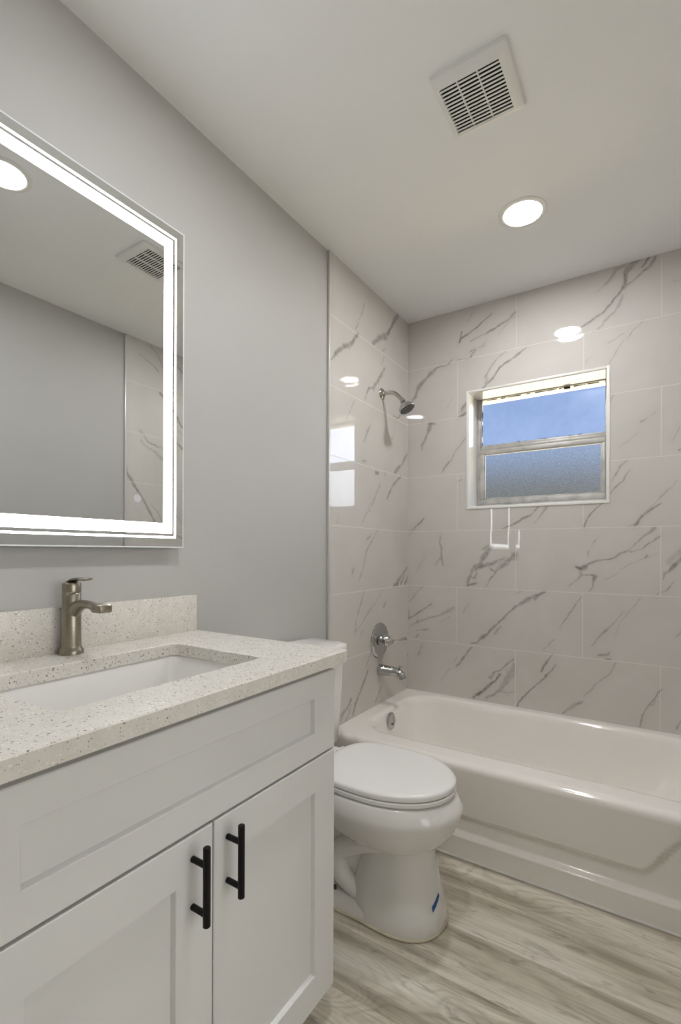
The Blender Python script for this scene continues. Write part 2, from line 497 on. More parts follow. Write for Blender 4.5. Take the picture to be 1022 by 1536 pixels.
# ---- veined tile: 12 x 24 inch porcelain in running bond; veins laid out in wall millimetres
TILE, ZA, X0 = .3065, 2.1636, -.0129
BACK_VEINS = """40:345 2363 31,361 2386 39,376 2409 31
55:305 2269 80,315 2317 48
70:302 2262 80,310 2279 111,353 2296 62,400 2323 61,437 2347 45,475 2371 30
55:365 2255 109,384 2262 62,438 2275 45,475 2285 74,512 2298 102,562 2322 71,594 2350 113
50:475 2285 74,497 2295 59,533 2311 58
40:512 2261 36,548 2297 36,594 2329 42
55:365 2201 62,392 2207 38
40:400 2209 46,430 2213 60,442 2233 38
50:290 2171 40,362 2164 62,377 2187 93,392 2203 61
50:242 2162 98,262 2177 49
55:250 2159 49,213 2154 83,176 2152 84,150 2133 187,108 2101 190,64 2067 193,47 2016 159,25 1991 71
65:647 2156 55,605 2129 98,563 2106 100,520 2087 73,498 2060 73,476 2027 89,446 2006 105,427 1987 106
40:438 2045 75,461 2078 104,490 2117 88,512 2142 58,545 2157 43
35:446 2014 150,450 2051 75
65:296 1860 96,323 1866 111,355 1893 94
60:315 1899 111,335 1919 110,354 1947 78
25:315 1884 238,351 1921 156
20:235 1920 33,267 1970 32
50:126 1849 120,164 1840 101
55:134 1844 188,126 1801 137,109 1771 121,92 1732 122,87 1708 70
30:83 1681 35,88 1688 35
45:343 1749 39,316 1714 40,284 1675 48,260 1634 65,228 1602 115,207 1568 41
70:23 1249 45,58 1278 79,85 1302 105,102 1318 69
30:285 1507 40,317 1520 63
65:533 1251 36,587 1271 85,629 1295 97,670 1312 68,690 1333 54,710 1358 40
40:724 1321 53,745 1348 53
50:689 1336 54,709 1358 40
45:689 1272 34,716 1307 53,749 1355 52
20:729 1342 132,742 1351 92
80:910 1248 85,922 1282 48,937 1305 60,961 1334 47,990 1361 23
60:1007 1386 35,1037 1424 57,1070 1457 45,1095 1504 33
50:1025 1457 29,1042 1489 80,1059 1520 68,1084 1547 56
50:1093 1248 44,1127 1262 77
60:1116 1248 66,1140 1287 87,1170 1315 75,1196 1333 84,1212 1345 52
35:1124 1266 44,1154 1309 32,1196 1352 21,1217 1376 31,1240 1406 26
35:1212 1374 26,1243 1403 31,1271 1441 25
50:1009 1813 35,1018 1828 69,1030 1852 46
30:1053 1612 23,1092 1634 22,1125 1668 22
40:1139 1714 76,1168 1732 27,1195 1751 21
40:1253 1611 41,1268 1643 31,1278 1673 25
70:1276 1571 81,1284 1573 71
50:1006 2095 23,1034 2107 46,1071 2126 34
45:1085 2095 56,1102 2123 33,1124 2144 27,1146 2161 22
40:1069 2093 28,1040 2047 34,1015 2000 46
20:917 2027 61,941 2049 48
55:895 2195 61,922 2208 109,952 2222 83,985 2237 59,1005 2260 70,1022 2282 69,1045 2305 91,1065 2332 113,1076 2364 112,1079 2402 168,1101 2428 277,1129 2445 218
60:985 2237 29,1011 2264 35,1042 2299 34,1063 2326 40,1076 2361 45,1071 2395 45
50:1074 2326 56,1090 2344 78,1118 2361 66,1145 2385 108,1167 2397 107,1185 2420 106,1190 2434 74
95:1142 2402 54,1150 2415 43,1161 2437 54,1169 2445 43
50:1172 2411 43,1185 2420 42,1190 2431 32
35:958 2340 30,982 2360 47,1005 2376 81,1025 2400 81,1036 2422 149,1068 2432 113
35:961 2168 30,982 2180 70,994 2203 117,1023 2222 69,1045 2249 91,1062 2277 113,1065 2302 56
60:941 2163 18,982 2166 23
20:1256 2303 41,1282 2305 61
55:200 1219 33,192 1183 67,204 1144 133,204 1104 100,213 1057 50
40:171 1060 50,196 1092 83
25:51 1005 35,77 1054 52,107 1103 35
40:10 1218 54,23 1238 36
55:354 948 78,358 983 187,369 1010 93,381 1041 170,419 1064 273,434 1098 256,457 1136 254,479 1159 178
50:366 1000 62,389 991 92,403 1014 61,396 1037 77
70:356 952 78,397 963 77
60:419 1049 137,457 1061 149,486 1069 118,516 1088 73,537 1096 36
55:464 1050 45,483 1035 89,498 1028 117,523 1051 145,559 1077 214,591 1107 282
60:450 952 45,472 986 59,498 1021 73
35:434 1144 106,464 1166 60,493 1173 44
30:501 1047 37,545 1107 72
80:877 1061 62,896 1052 159,914 1059 158
40:899 1041 86,896 1014 61,874 990 49,846 968 50
40:902 1021 98,932 1022 60,944 1022 60
60:944 1022 84,959 1016 178,950 989 95,947 965 84,932 944 48
50:914 1062 85,932 1076 84,962 1090 71,991 1096 58,1014 1096 46,1037 1107 57,1060 1127 102,1088 1134 111,1099 1137 78
60:1000 1095 35,1026 1101 40,1049 1117 34
55:1099 1129 44,1138 1143 43,1170 1169 64,1197 1191 74,1215 1203 52
45:1099 1147 44,1121 1172 77,1148 1201 76,1175 1219 107,1191 1238 85
45:926 1106 48,932 1133 48
25:938 1150 30,956 1184 48,973 1207 35
30:991 1000 29,1026 1018 57,1055 1039 34
30:1060 1052 23,1105 1079 33,1154 1105 43,1202 1124 26
60:1157 1111 75,1162 1118 64
50:1197 944 32,1216 961 21
60:1221 1011 52,1226 1037 104,1244 1047 103,1264 1075 122,1286 1100 101,1310 1131 80
25:1244 1087 154,1274 1125 203,1294 1156 150
45:1218 955 31,1239 968 41,1259 1000 26
40:16 844 45,51 891 53,95 933 43
60:9 748 72,51 772 71,95 804 69,147 839 51
50:9 748 54,9 790 54
40:16 704 45,69 733 70,130 758 86,189 778 67,239 802 164,275 824 113
50:60 732 88,69 745 88
25:197 739 50,255 775 49
40:56 683 53,130 695 68
50:56 648 88,69 661 70
60:375 643 62,405 652 61,428 677 151,458 702 119,495 745 103,535 783 87,573 827 99,595 850 141,620 866 153,658 890 178,698 914 134,738 937 92
40:495 704 103,524 744 73
40:609 922 70,630 934 42
50:690 897 94,717 920 106,740 932 53
25:327 804 63,358 852 47
60:806 761 38,831 805 38,853 841 50,878 884 37,905 923 37
35:728 646 26,751 670 52,783 709 32
50:945 693 36,963 715 36,986 751 88,1004 769 81,1033 804 57,1072 860 34
30:1039 749 29,1061 810 28,1089 851 45,1117 892 55,1136 922 65
40:1270 764 51,1286 793 50
70:972 649 47,987 651 70,1010 655 81,1019 666 58
60:1004 637 58,1027 638 34
55:292 512 80,320 546 95,344 580 110,375 622 108
35:272 525 40,296 563 48
30:207 421 41,240 473 49,256 491 41
35:70 547 70,92 607 52
35:-6 497 72,3 540 90
80:385 354 62,421 388 106,451 412 120,481 447 103,503 465 73,521 497 131
50:477 476 133,496 505 88,525 520 87,561 561 100,589 583 56
40:452 367 150,489 388 133,525 416 145,554 465 286,582 513 353,593 558 141
40:481 379 44,518 408 44,568 410 43,597 422 28
70:611 350 56,625 381 69,652 415 69,686 456 67,720 490 80,747 522 66
50:723 540 53,739 577 92,747 592 92
60:745 522 92,768 546 52,790 584 32
60:722 539 40,738 570 92,758 601 78,777 631 52
50:823 353 89,842 373 126,873 403 124,904 422 85
35:910 450 36,946 490 60,963 516 71,993 544 47,1022 574 58,1042 623 57
60:1137 350 44,1143 386 76,1156 424 43,1172 452 53,1193 487 53,1217 532 31
30:1183 451 53,1199 479 42
45:1271 367 51,1288 401 70"""
LEFT_VEINS = """40:1948 2177 54,1980 2231 55,2012 2287 56,2030 2337 71
60:1747 1968 60,1770 1997 158,1801 2030 148,1850 2063 217,1892 2082 197,1927 2113 134,1944 2143 176,1971 2167 138
55:2120 2177 150,2176 2218 264,2252 2259 243,2307 2322 134,2354 2382 206,2401 2434 264
50:2274 2283 66,2319 2337 67,2365 2398 69
40:2219 2173 80,2252 2197 65
40:2209 2096 63,2241 2152 64
55:2038 1869 57,2057 1903 72,2077 1940 117,2121 1953 165,2167 1996 154,2209 2047 142,2242 2088 113
40:1873 1737 39,1903 1783 40,1937 1838 54
40:2030 1667 114,2059 1711 102,2098 1768 74
40:2346 1867 68,2393 1865 140,2442 1893 72
40:2329 1736 85,2335 1745 68
55:2366 1559 173,2408 1589 212,2457 1619 127,2508 1677 130,2527 1691 75
65:2274 1406 66,2303 1443 83,2337 1484 85,2396 1523 175,2439 1545 126
70:2155 1532 153,2181 1533 78
50:2255 1531 41,2259 1552 41
50:2012 1571 42,2050 1572 144
40:2548 1559 114,2551 1588 95
35:2023 1273 57,2052 1313 72,2091 1340 74,2130 1387 106,2166 1435 93,2203 1480 63
30:2071 1343 44,2100 1375 45
35:1794 1256 74,1810 1281 50
60:2067 1193 58,2101 1208 89
40:1988 989 56,2016 1030 85,2039 1073 86,2063 1135 73,2122 1194 60,2173 1241 39
60:1925 1024 94,1938 1047 67
50:2364 947 172,2413 952 142
50:2400 958 264,2462 999 127,2526 1036 132,2546 1047 95
60:2501 948 130,2540 988 170
50:2450 956 181,2488 993 92
40:1980 835 97,2007 879 70,2040 934 72
35:2074 825 59,2165 876 62,2228 932 48
40:2245 843 129,2262 862 82
35:1953 747 95,1962 793 96,1989 851 56
40:1962 751 68,2017 781 71,2065 819 73,2104 844 45
60:1938 362 135,1956 404 82,2001 448 84,2038 492 100,2076 537 103
50:2062 559 73,2076 585 88,2115 632 60
50:1804 365 310,1844 389 191,1894 411 92,1916 437 133
50:1878 352 65,1903 377 66,1920 413 67
40:2158 365 108,2189 398 94,2221 425 96
30:2013 730 85,2027 742 57"""


def value_noise(x, y, seed):
    xi, yi = np.floor(x).astype(np.int64), np.floor(y).astype(np.int64); fx, fy = x - xi, y - yi
    fx, fy = fx * fx * (3 - 2 * fx), fy * fy * (3 - 2 * fy)
    def h(a, b):
        n = (a * 374761393 + b * 668265263 + seed * 974634777) & 0x7fffffff
        n = ((n ^ (n >> 13)) * 1274126177) & 0x7fffffff
        return ((n ^ (n >> 16)) & 0xffff) / 65535.0
    return (h(xi, yi) * (1 - fx) + h(xi + 1, yi) * fx) * (1 - fy) + (h(xi, yi + 1) * (1 - fx) + h(xi + 1, yi + 1) * fx) * fy

def parse_veins(txt):
    out = []
    for ln in txt.strip().split('\n'):
        op, pts = ln.split(':')
        out.append((int(op) / 100, [tuple(float(q) for q in p.split()) for p in pts.split(',')]))
    return [(op, [(a / 1000, b / 1000, w / 10000) for a, b, w in pts]) for op, pts in out]

def paint_veins(U, V, strokes):
    vein = np.zeros(U.shape); halo = np.zeros(U.shape)
    for si, (op, pts) in enumerate(strokes):
        pad = .05
        us = [p[0] for p in pts]; vs = [p[1] for p in pts]
        sel = np.nonzero((U > min(us) - pad) & (U < max(us) + pad) & (V > min(vs) - pad) & (V < max(vs) + pad))[0]
        if not len(sel): continue
        u, v = U[sel], V[sel]
        wob = value_noise(u * 55, v * 55, 11 + si) - .5; wob2 = value_noise(u * 55, v * 55, 517 + si) - .5
        uu, vv = u + wob * .005, v + wob2 * .005
        best = np.full(u.shape, 9.0); bd = np.full(u.shape, 9.0)
        for (a, b, w), (c, d, w2) in zip(pts, pts[1:]):
            du, dv = c - a, d - b; L2 = du * du + dv * dv + 1e-12
            t = np.clip(((uu - a) * du + (vv - b) * dv) / L2, 0, 1)
            dist = np.hypot(uu - a - t * du, vv - b - t * dv); ww = np.maximum((w + (w2 - w) * t) * 1.45, .0042)
            best = np.minimum(best, dist / (ww * .5)); bd = np.minimum(bd, dist)
        wid = .55 + .9 * value_noise(u * 38, v * 38, 91 + si)
        x = np.clip((1.25 - best / wid) / .95, 0, 1); mk = x * x * (3 - 2 * x)
        mk *= op * (.55 + .65 * value_noise(u * 90, v * 90, 33 + si))
        vein[sel] = 1 - (1 - vein[sel]) * (1 - np.clip(mk, 0, 1))
        hl = np.exp(-(bd / .022) ** 2) * op * .34 * value_noise(u * 18, v * 18, 7 + si)
        halo[sel] = np.maximum(halo[sel], hl)
    return np.clip(vein * 1.12, 0, 1), np.clip(halo, 0, 1)

def axis_coords(lo, hi, breaks, step):
    b = sorted({round(q, 5) for q in breaks if lo < q < hi} | {lo, hi}); out = []
    for a, c in zip(b, b[1:]):
        n = max(1, int(math.ceil((c - a) / step - 1e-6))); out += [a + (c - a) * k / n for k in range(n)]
    return np.array(out + [hi])

def tile_panel(parent, u0, u1, z0, z1, place, strokes, joints, step, seed, hole=None, flip=False, tangent=(1, 0, 0), tilts=None):
    # joints(row) -> joint positions along u in that row; row 0 is the cut row under the ceiling
    rng = random.Random(seed); nrow = 8
    zl = [ZA - k * TILE for k in range(nrow)]
    G = (-.0017, -.0010, .0010, .0017)
    ub = sorted({j for r in range(2) for j in joints(r)})
    ubr = [j + g for j in ub for g in G]; zbr = [z + g for z in zl for g in G]
    if hole: ubr += [hole[0], hole[1]]; zbr += [hole[2], hole[3]]
    us, zs = axis_coords(u0, u1, ubr, step), axis_coords(z0, z1, zbr, step)
    nu, nz = len(us), len(zs)
    U, V = [q.ravel() for q in np.meshgrid(us, zs, indexing='ij')]
    vein, halo = paint_veins(U, V, strokes)
    row = np.clip(np.ceil((ZA - V) / TILE), 0, 9).astype(int)
    grout = np.zeros(U.shape); tilt = np.zeros((U.size, 3)); tan = np.array(tangent)
    for z in zl: grout[np.abs(V - z) < .0012] = 1
    for r in range(10):
        js = sorted(joints(r % 2)); inr = row == r
        for j in js: grout[inr & (np.abs(U - j) < .0012)] = 1
        ed = [-9] + js + [9]
        for k, (a, b) in enumerate(zip(ed, ed[1:])):
            s_ = inr & (U >= a) & (U < b)
            tu, tv = rng.uniform(-.0022, .0022), rng.uniform(-.0022, .0022); bow = rng.uniform(-.004, .004)
            if tilts and (r, k) in tilts: tu, tv, bow = tilts[(r, k)]
            lo_, hi_ = max(a, u0), min(b, u1)
            cu = (U[s_] - (lo_ + hi_) / 2); cv = V[s_] - (ZA - (r - .5) * TILE)
            tilt[s_] = np.outer(tu + bow * cu / .3, tan) + np.outer(tv + bow * cv / .3, (0, 0, 1))
    co = np.array([place(a, b) for a, b in zip(U, V)], dtype=np.float32)
    idx = np.arange(nu * nz).reshape(nu, nz)
    q = np.stack([idx[:-1, :-1], idx[1:, :-1], idx[1:, 1:], idx[:-1, 1:]], -1)
    keep = np.ones(q.shape[:2], bool)
    if hole:
        cu = (us[:-1] + us[1:]) / 2; cz = (zs[:-1] + zs[1:]) / 2
        keep = ~((cu[:, None] > hole[0]) & (cu[:, None] < hole[1]) & (cz[None] > hole[2]) & (cz[None] < hole[3]))
    q = q[keep].reshape(-1, 4)
    if flip: q = q[:, ::-1]
    me = bpy.data.meshes.new('tile_panel')
    me.vertices.add(len(co)); me.vertices.foreach_set('co', co.ravel())
    me.loops.add(q.size); me.loops.foreach_set('vertex_index', np.ascontiguousarray(q).ravel().astype(np.int32))
    me.polygons.add(len(q)); me.polygons.foreach_set('loop_start', np.arange(0, q.size, 4, dtype=np.int32))
    me.update(calc_edges=True)
    for nm, arr in (('vein', vein), ('halo', halo), ('grout', grout)):
        me.attributes.new(nm, 'FLOAT', 'POINT').data.foreach_set('value', arr.astype(np.float32))
    me.attributes.new('tilt', 'FLOAT_VECTOR', 'POINT').data.foreach_set('vector', tilt.astype(np.float32).ravel())
    return finish('tile_panel', me, M['tile'], parent, smooth=0)

back_j = lambda r: [X0 + i * TILE for i in ((2, 4) if r == 0 else (1, 3))]
tile_panel(wall_back, 0, WIDE, .30, CEIL, lambda a, z: (a, BACK, z), parse_veins(BACK_VEINS), back_j, .003, 4,
           hole=(WX0, WX1, WZ0, WZ1), flip=False, tilts={(0, 1): (0, 0, .0), (1, 1): (-.008, .019, 0), (4, 1): (-.019, .0003, .001), (4, 0): (-.001, .0, .002), (3, 0): (.0, .0, .002)})
TUBY = 1.738
tile_panel(wall_left, TUBY, BACK, .30, CEIL, lambda a, z: (0, a, z), parse_veins(LEFT_VEINS), lambda r: [], .0035, 9, flip=False, tangent=(0, 1, 0))
rv = random.Random(5); strokes = []
for k in range(26):
    y, z = rv.uniform(1.75, 2.5), rv.uniform(.4, 2.4); pts = []; w = rv.uniform(.004, .016); s_ = rv.uniform(.5, 1.2)
    for i in range(rv.randint(4, 8)):
        pts.append((y, z, w * rv.uniform(.5, 1.3))); y -= rv.uniform(.02, .05); z += s_ * rv.uniform(.015, .06)
    strokes.append((rv.uniform(.3, .65), pts))
tile_panel(wall_right, TUBY, BACK, .30, CEIL, lambda a, z: (WIDE, a, z), strokes, lambda r: [2.19] if r else [], .006, 12, flip=True, tangent=(0, 1, 0))

# metal edge strips where the tile stops against the painted walls
bm = BM(); box(bm, (-.010, TUBY - .011, .30), (.0015, TUBY, CEIL), .0015); structure(obj('trim_1', bm, M['edge']))
bm = BM(); box(bm, (WIDE - .0015, TUBY - .011, .30), (WIDE + .010, TUBY, CEIL), .0015); structure(obj('trim_2', bm, M['edge']))

# ---- window: white-lined reveal, old aluminium frame, clear upper pane, obscure lower sash
WY = BACK + .138
win = thing('window_1', 'small old single-hung window with clear upper and obscure lower pane', 'window', ((WX0 + WX1) / 2, WY, WZ0)); structure(win)
bm = BM()
for lo, hi in (((WX0, WZ0), (WX0 + .006, WZ1)), ((WX1 - .006, WZ0), (WX1, WZ1)), ((WX0, WZ1 - .006), (WX1, WZ1)), ((WX0, WZ0), (WX1, WZ0 + .006))):
    box(bm, (lo[0], BACK, lo[1]), (hi[0], BACK + .24, hi[1]))
obj('reveal_lining', bm, M['jamb'], win)
bm = BM()
e = .009
for lo, hi in (((WX0 - e, WZ0 - e), (WX0 + .003, WZ1 + e)), ((WX1 - .003, WZ0 - e), (WX1 + e, WZ1 + e)), ((WX0, WZ1 - .003), (WX1, WZ1 + e)), ((WX0, WZ0 - e), (WX1, WZ0 + .003))):
    box(bm, (lo[0], BACK - .004, lo[1]), (hi[0], BACK + .008, hi[1]), .0015)
obj('edge_trim', bm, M['white_trim'], win)
ix0, ix1, iz0, iz1 = WX0 + .006, WX1 - .006, WZ0 + .006, WZ1 - .006
GL, GR, GT, MB, MT, LB, LL, LR = .383, .983, 1.9715, 1.668, 1.722, 1.420, .400, .974
bm = BM()
box(bm, (ix0, WY, iz0), (GL - .008, WY + .05, iz1), .002); box(bm, (GR + .004, WY, iz0), (ix1, WY + .05, iz1), .002)
box(bm, (ix0, WY, GT), (ix1, WY + .05, iz1), .001); box(bm, (ix0, WY - .004, iz0), (ix1, WY + .05, LB - .028), .002)
box(bm, (GL - .010, WY + .006, MT - .01), (GL, WY + .03, GT + .004), .001)
obj('frame', bm, M['aged'], win)
bm = BM()
box(bm, (GL - .008, WY + .012, MT - .018), (GR + .006, WY + .032, MT), .002); box(bm, (GL - .008, WY + .004, MT - .028), (GR + .006, WY + .02, MT - .014), .002)
obj('meeting_rail', bm, M['aged'], win)
bm = BM()
box(bm, (GL - .008, WY - .006, MB), (GR + .006, WY + .014, MB + .024), .003); box(bm, (GL - .008, WY - .006, LB - .028), (GR + .006, WY + .014, LB), .003)
box(bm, (GL - .008, WY - .006, LB), (LL, WY + .014, MB), .003); box(bm, (LR, WY - .006, LB), (GR + .006, WY + .014, MB), .003)
sash = obj('lower_sash', bm, M['aged'], win)
bm = BM()
for a, b, c, d in ((LL, LB, LR, LB + .006), (LL, MB - .005, LR, MB), (LL, LB, LL + .005, MB), (LR - .005, LB, LR, MB)):
    box(bm, (a, WY - .002, b), (c, WY + .008, d), .001)
obj('glazing_bead', bm, M['aged'], sash)
bm = BM(); box(bm, (LL - .002, WY + .001, LB - .002), (LR + .002, WY + .005, MB + .002)); obj('pane', bm, M['obscure'], sash, label='obscure textured pane')
bm = BM(); box(bm, (GL - .002, WY + .020, MT - .004), (GR + .004, WY + .023, GT + .002))
for v in bm.verts: v.co.y -= (v.co.z - MT) * .034
obj('pane', bm, M['glass'], win, label='clear upper pane')
# crumbling putty along the clear pane
rg = random.Random(3); bm = BM()
def crumbs(p0, p1, n, s):
    for k in range(n):
        t = rg.random(); p = Vector(p0).lerp(Vector(p1), t); w_, h_ = rg.uniform(.004, .022) * s, rg.uniform(.001, .0045) * s
        box(bm, (p.x - w_, p.y - .003, p.z - h_), (p.x + w_, p.y + .003, p.z + h_), .0008, 1)
crumbs((GL + .03, WY + .018, GT), (GR - .02, WY + .018, GT), 26, .8); crumbs((GL + .1, WY + .018, MT), (GR - .1, WY + .018, MT), 12, .8)
for k in range(14):
    z = rg.uniform(MT, GT); box(bm, (GL - .003, WY + .015, z - .012), (GL + rg.uniform(.001, .004), WY + .02, z + .012), .0008, 1)
box(bm, (.80, WY + .012, GT - .010), (.83, WY + .019, GT), .003)
obj('putty', bm, M['rubber'], win)

# ------------------------------------------------------------------ vanity
VY0, VY1 = .212, .975
van = thing('vanity_cabinet', 'white shaker vanity cabinet with two doors and black bar pulls', 'cabinet', (.25, (VY0 + VY1) / 2, 0))
bm = BM()
box(bm, (-.0095, VY0, .078), (.514, VY0 + .016, .858)); box(bm, (-.0095, VY1 - .016, .078), (.514, VY1, .858), .001)
box(bm, (-.0095, VY0 + .016, .078), (.514, VY1 - .016, .094)); box(bm, (-.0095, VY0 + .016, .094), (.0, VY1 - .016, .858))
for z0_, z1_ in ((.838, .858), (.63, .675)): box(bm, (.494, VY0 + .016, z0_), (.513, VY1 - .016, z1_))
box(bm, (.494, .575, .094), (.513, .605, .64))
obj('cabinet_body', bm, M['cabinet'], van)
bm = BM(); box(bm, (.0, VY0 + .02, 0), (.44, VY1 - .0, .0785)); obj('toe_kick', bm, M['cabinet'], van)

def shaker(name, y0, y1, z0, z1, py0, py1, pz0, pz1, x0=.5145, x1=.535):
    bm = BM(); c = .0018
    def rect(x, a, b, d, e_): return [Vector((x, a, d)), Vector((x, b, d)), Vector((x, b, e_)), Vector((x, a, e_))]
    rings = [rect(x0, y0, y1, z0, z1), rect(x1 - c, y0, y1, z0, z1), rect(x1, y0 + c, y1 - c, z0 + c, z1 - c), rect(x1, py0, py1, pz0, pz1),
             rect(x1 - .0012, py0 + .001, py1 - .001, pz0 + .001, pz1 - .001), rect(x1 - .010, py0 + .0040, py1 - .0040, pz0 + .0040, pz1 - .0040)]
    loft(bm, rings, True, False)
    o = obj(name, bm, M['cabinet'], van, smooth=20)
    bm = BM(); box(bm, (x0 + .004, py0 - .004, pz0 - .004), (x1 - .0099, py1 + .004, pz1 + .004)); obj('recessed_panel', bm, M['cabinet'], o)
    return o
shaker('drawer_front', VY0, .973, .656, .843, .281, .892, .7095, .7915)
def pull(door_, y, z0, z1, zp):
    bm = BM(); cyl(bm, (.570, y, z0), (.570, y, z1), .0062)
    h = obj('handle', bm, M['black'], door_, label='matte black bar pull')
    for z in zp:
        bm = BM(); cyl(bm, (.535, y, z), (.566, y, z), .0052, 20); obj('post', bm, M['black'], h)
d1 = shaker('door', VY0, .5885, .082, .651, .285, .511, .154, .577)
pull(d1, .5435, .512, .642, (.611, .531))
d2 = shaker('door', .5915, .973, .082, .651, .668, .895, .154, .575)
pull(d2, .6225, .512, .641, (.610, .531))

# countertop with the sink cut-out, and its backsplash
CT0, CT1, TX, TY0, TY1 = .858, .887, .555, .195, 1.000
top = thing('countertop', 'speckled off-white quartz countertop with backsplash on the vanity', 'countertop', (.27, .6, CT0))
SX0, SX1, SY0, SY1 = .135, .440, .370, .820
scx, scy = (SX0 + SX1) / 2, (SY0 + SY1) / 2
A = angles_for(scx, scy, [(SX0, SX1, SY0, SY1, .022), (-.0095, TX, TY0, TY1, .001)], 80, 6)
def orr(d, z): return rr_ring(-.0095, TX - d, TY0 + d, TY1 - d, .0005 + .003, z, A, scx, scy)
def irr(d, z, r=.022): return rr_ring(SX0 - d, SX1 + d, SY0 - d, SY1 + d, r, z, A, scx, scy)
bm = BM()
rg_ = [irr(0, CT0), orr(0, CT0), orr(0, CT1 - .002), orr(.002, CT1), irr(.0015, CT1), irr(0, CT1 - .0015)]
loft(bm, rg_ + [rg_[0]], False, False); bmesh.ops.remove_doubles(bm, verts=bm.verts[:], dist=1e-6)
obj('slab', bm, M['quartz'], top)
bm = BM(); box(bm, (-.0098, TY0, CT1 - .0005), (.012, TY1 - .002, .994), .0012); obj('backsplash', bm, M['quartz'], top)

# undermount sink
snk = thing('sink', 'white rectangular undermount sink set below the quartz countertop', 'sink', (scx, scy, .70))
bm = BM()
def srr(d, z, r): return rr_ring(SX0 - .006 + d, SX1 + .006 - d, SY0 - .006 + d, SY1 + .006 - d, r, z, A, scx, scy)
loft(bm, [srr(-.02, CT0 - .012, .03), srr(-.02, CT0, .03), srr(0, CT0, .028), srr(.004, CT0 - .006, .028), srr(.012, CT0 - .07, .032), srr(.022, CT0 - .115, .04), srr(.04, CT0 - .137, .045), srr(.08, CT0 - .145, .05), srr(.135, CT0 - .150, .012)], False, True)
bsn = obj('basin', bm, M['porcelain'], snk, smooth=50)
bm = BM(); lathe(bm, [(.022, 0), (.022, .003), (.016, .004), (.014, .001), (.0, .001)], (scx, scy, CT0 - .1495), (0, 0, 1), 32, True, False); obj('drain', bm, M['nickel'], snk)

# faucet
FX, FY = .0405, .604
fa = thing('faucet', 'brushed nickel single-handle faucet behind the sink', 'faucet', (FX, FY, CT1))
bm = BM(); lathe(bm, [(.0262, .0002), (.0262, .006), (.0250, .010), (.0222, .014), (.0212, .019)], (FX, FY, CT1), (0, 0, 1)); obj('base', bm, M['nickel'], fa)
bm = BM(); lathe(bm, [(.0210, .016), (.0205, .05), (.0203, .139), (.0195, .1405), (.0185, .1415)], (FX, FY, CT1), (0, 0, 1), 48); obj('body', bm, M['nickel'], fa)
bm = BM(); lathe(bm, [(.0185, .1405), (.0200, .1430), (.0203, .145), (.0203, .1625), (.0190, .1655), (.010, .1672), (.0, .1675)], (FX, FY, CT1), (0, 0, 1), 48, True, False); hd = obj('handle', bm, M['nickel'], fa)
bm = BM(); tube(bm, [(FX - .012, FY, CT1 + .1655), (FX + .012, FY, CT1 + .1725), (FX + .036, FY, CT1 + .1755), (FX + .055, FY, CT1 + .1735), (FX + .070, FY, CT1 + .1755), (FX + .079, FY, CT1 + .1775)], [.008, .0125, .0105, .009, .0105, .006], 20, side=(0, 1, 0), flat=[.55, .36, .30, .28, .28, .3]); obj('lever', bm, M['nickel'], hd)
bm = BM(); tube(bm, [(FX + .006, FY, CT1 + .100), (FX + .030, FY, CT1 + .112), (FX + .058, FY, CT1 + .1185), (FX + .088, FY, CT1 + .1165), (FX + .106, FY, CT1 + .1135), (FX + .118, FY, CT1 + .1130)], [.0155, .0150, .0145, .0150, .0158, .0160], 24, side=(0, 1, 0), flat=[1.25, .95, .64, .52, .54, .5]); 
sp = obj('spout', bm, M['nickel'], fa)
bm = BM(); box(bm, (FX + .104, FY - .0150, CT1 + .1040), (FX + .141, FY + .0150, CT1 + .1225), .004, 3); obj('spout_tip', bm, M['nickel'], sp)

# lit mirror
MX, MY0, MY1, MZ0, MZ1 = .018, .231, .939, 1.139, 2.058
mi = thing('mirror', 'frameless wall mirror with glowing white LED border above the vanity', 'mirror', (MX, (MY0 + MY1) / 2, MZ0))
bm = BM(); box(bm, (MX - .006, MY0, MZ0), (MX, MY1, MZ1), .0003, 1)
gl = obj('glass', bm, M['mirror'], mi, smooth=0)
def border(name, off, w, x0, x1, mat, par, label=None):
    bm = BM(); a, b, c, d = MY0 + off, MY1 - off, MZ0 + off, MZ1 - off
    box(bm, (x0, a, c), (x1, b, c + w)); box(bm, (x0, a, d - w), (x1, b, d)); box(bm, (x0, a, c + w), (x1, a + w, d - w)); box(bm, (x0, b - w, c + w), (x1, b, d - w))
    return obj(name, bm, mat, par, smooth=0, label=label)
border('led_band', .0385, .0285, MX - .001, MX + .0004, M['glow'], mi, 'glowing frosted band')
border('led_line', .0252, .0052, MX - .001, MX + .0004, M['glow'], mi, 'thin glowing line')
border('glass_edge', -.0022, .0032, MX - .0065, MX + .0003, M['glass_edge'], mi)
bm = BM(); box(bm, (-.0098, MY0 + .05, MZ0 + .05), (MX - .006, MY1 - .05, MZ1 - .05)); obj('mounting_box', bm, M['plastic'], mi)
bm = BM()
for r0, r1 in ((.0082, .0092), (.0046, .0054), (.0, .0013)):
    lathe(bm, [(r0, 0), (r1, 0), (r1, .0004), (r0, .0004)], (MX, .790, 1.269), (1, 0, 0), 32, r0 == 0, r0 == 0) if r0 == 0 else loft(bm, [[Vector((MX + h, .790 + r * math.cos(2 * math.pi * k / 32), 1.269 + r * math.sin(2 * math.pi * k / 32))) for k in range(32)] for r, h in ((r0, 0), (r1, 0), (r1, .0004), (r0, .0004), (r0, 0))], False, False)
obj('touch_button', bm, M['icon'], mi, label='small round lit touch button')

# ------------------------------------------------------------------ toilet
TYC = 1.385
to = thing('toilet', 'white two-piece elongated toilet with closed lid between vanity and bathtub', 'toilet', (.40, TYC, 0))
bm = BM()
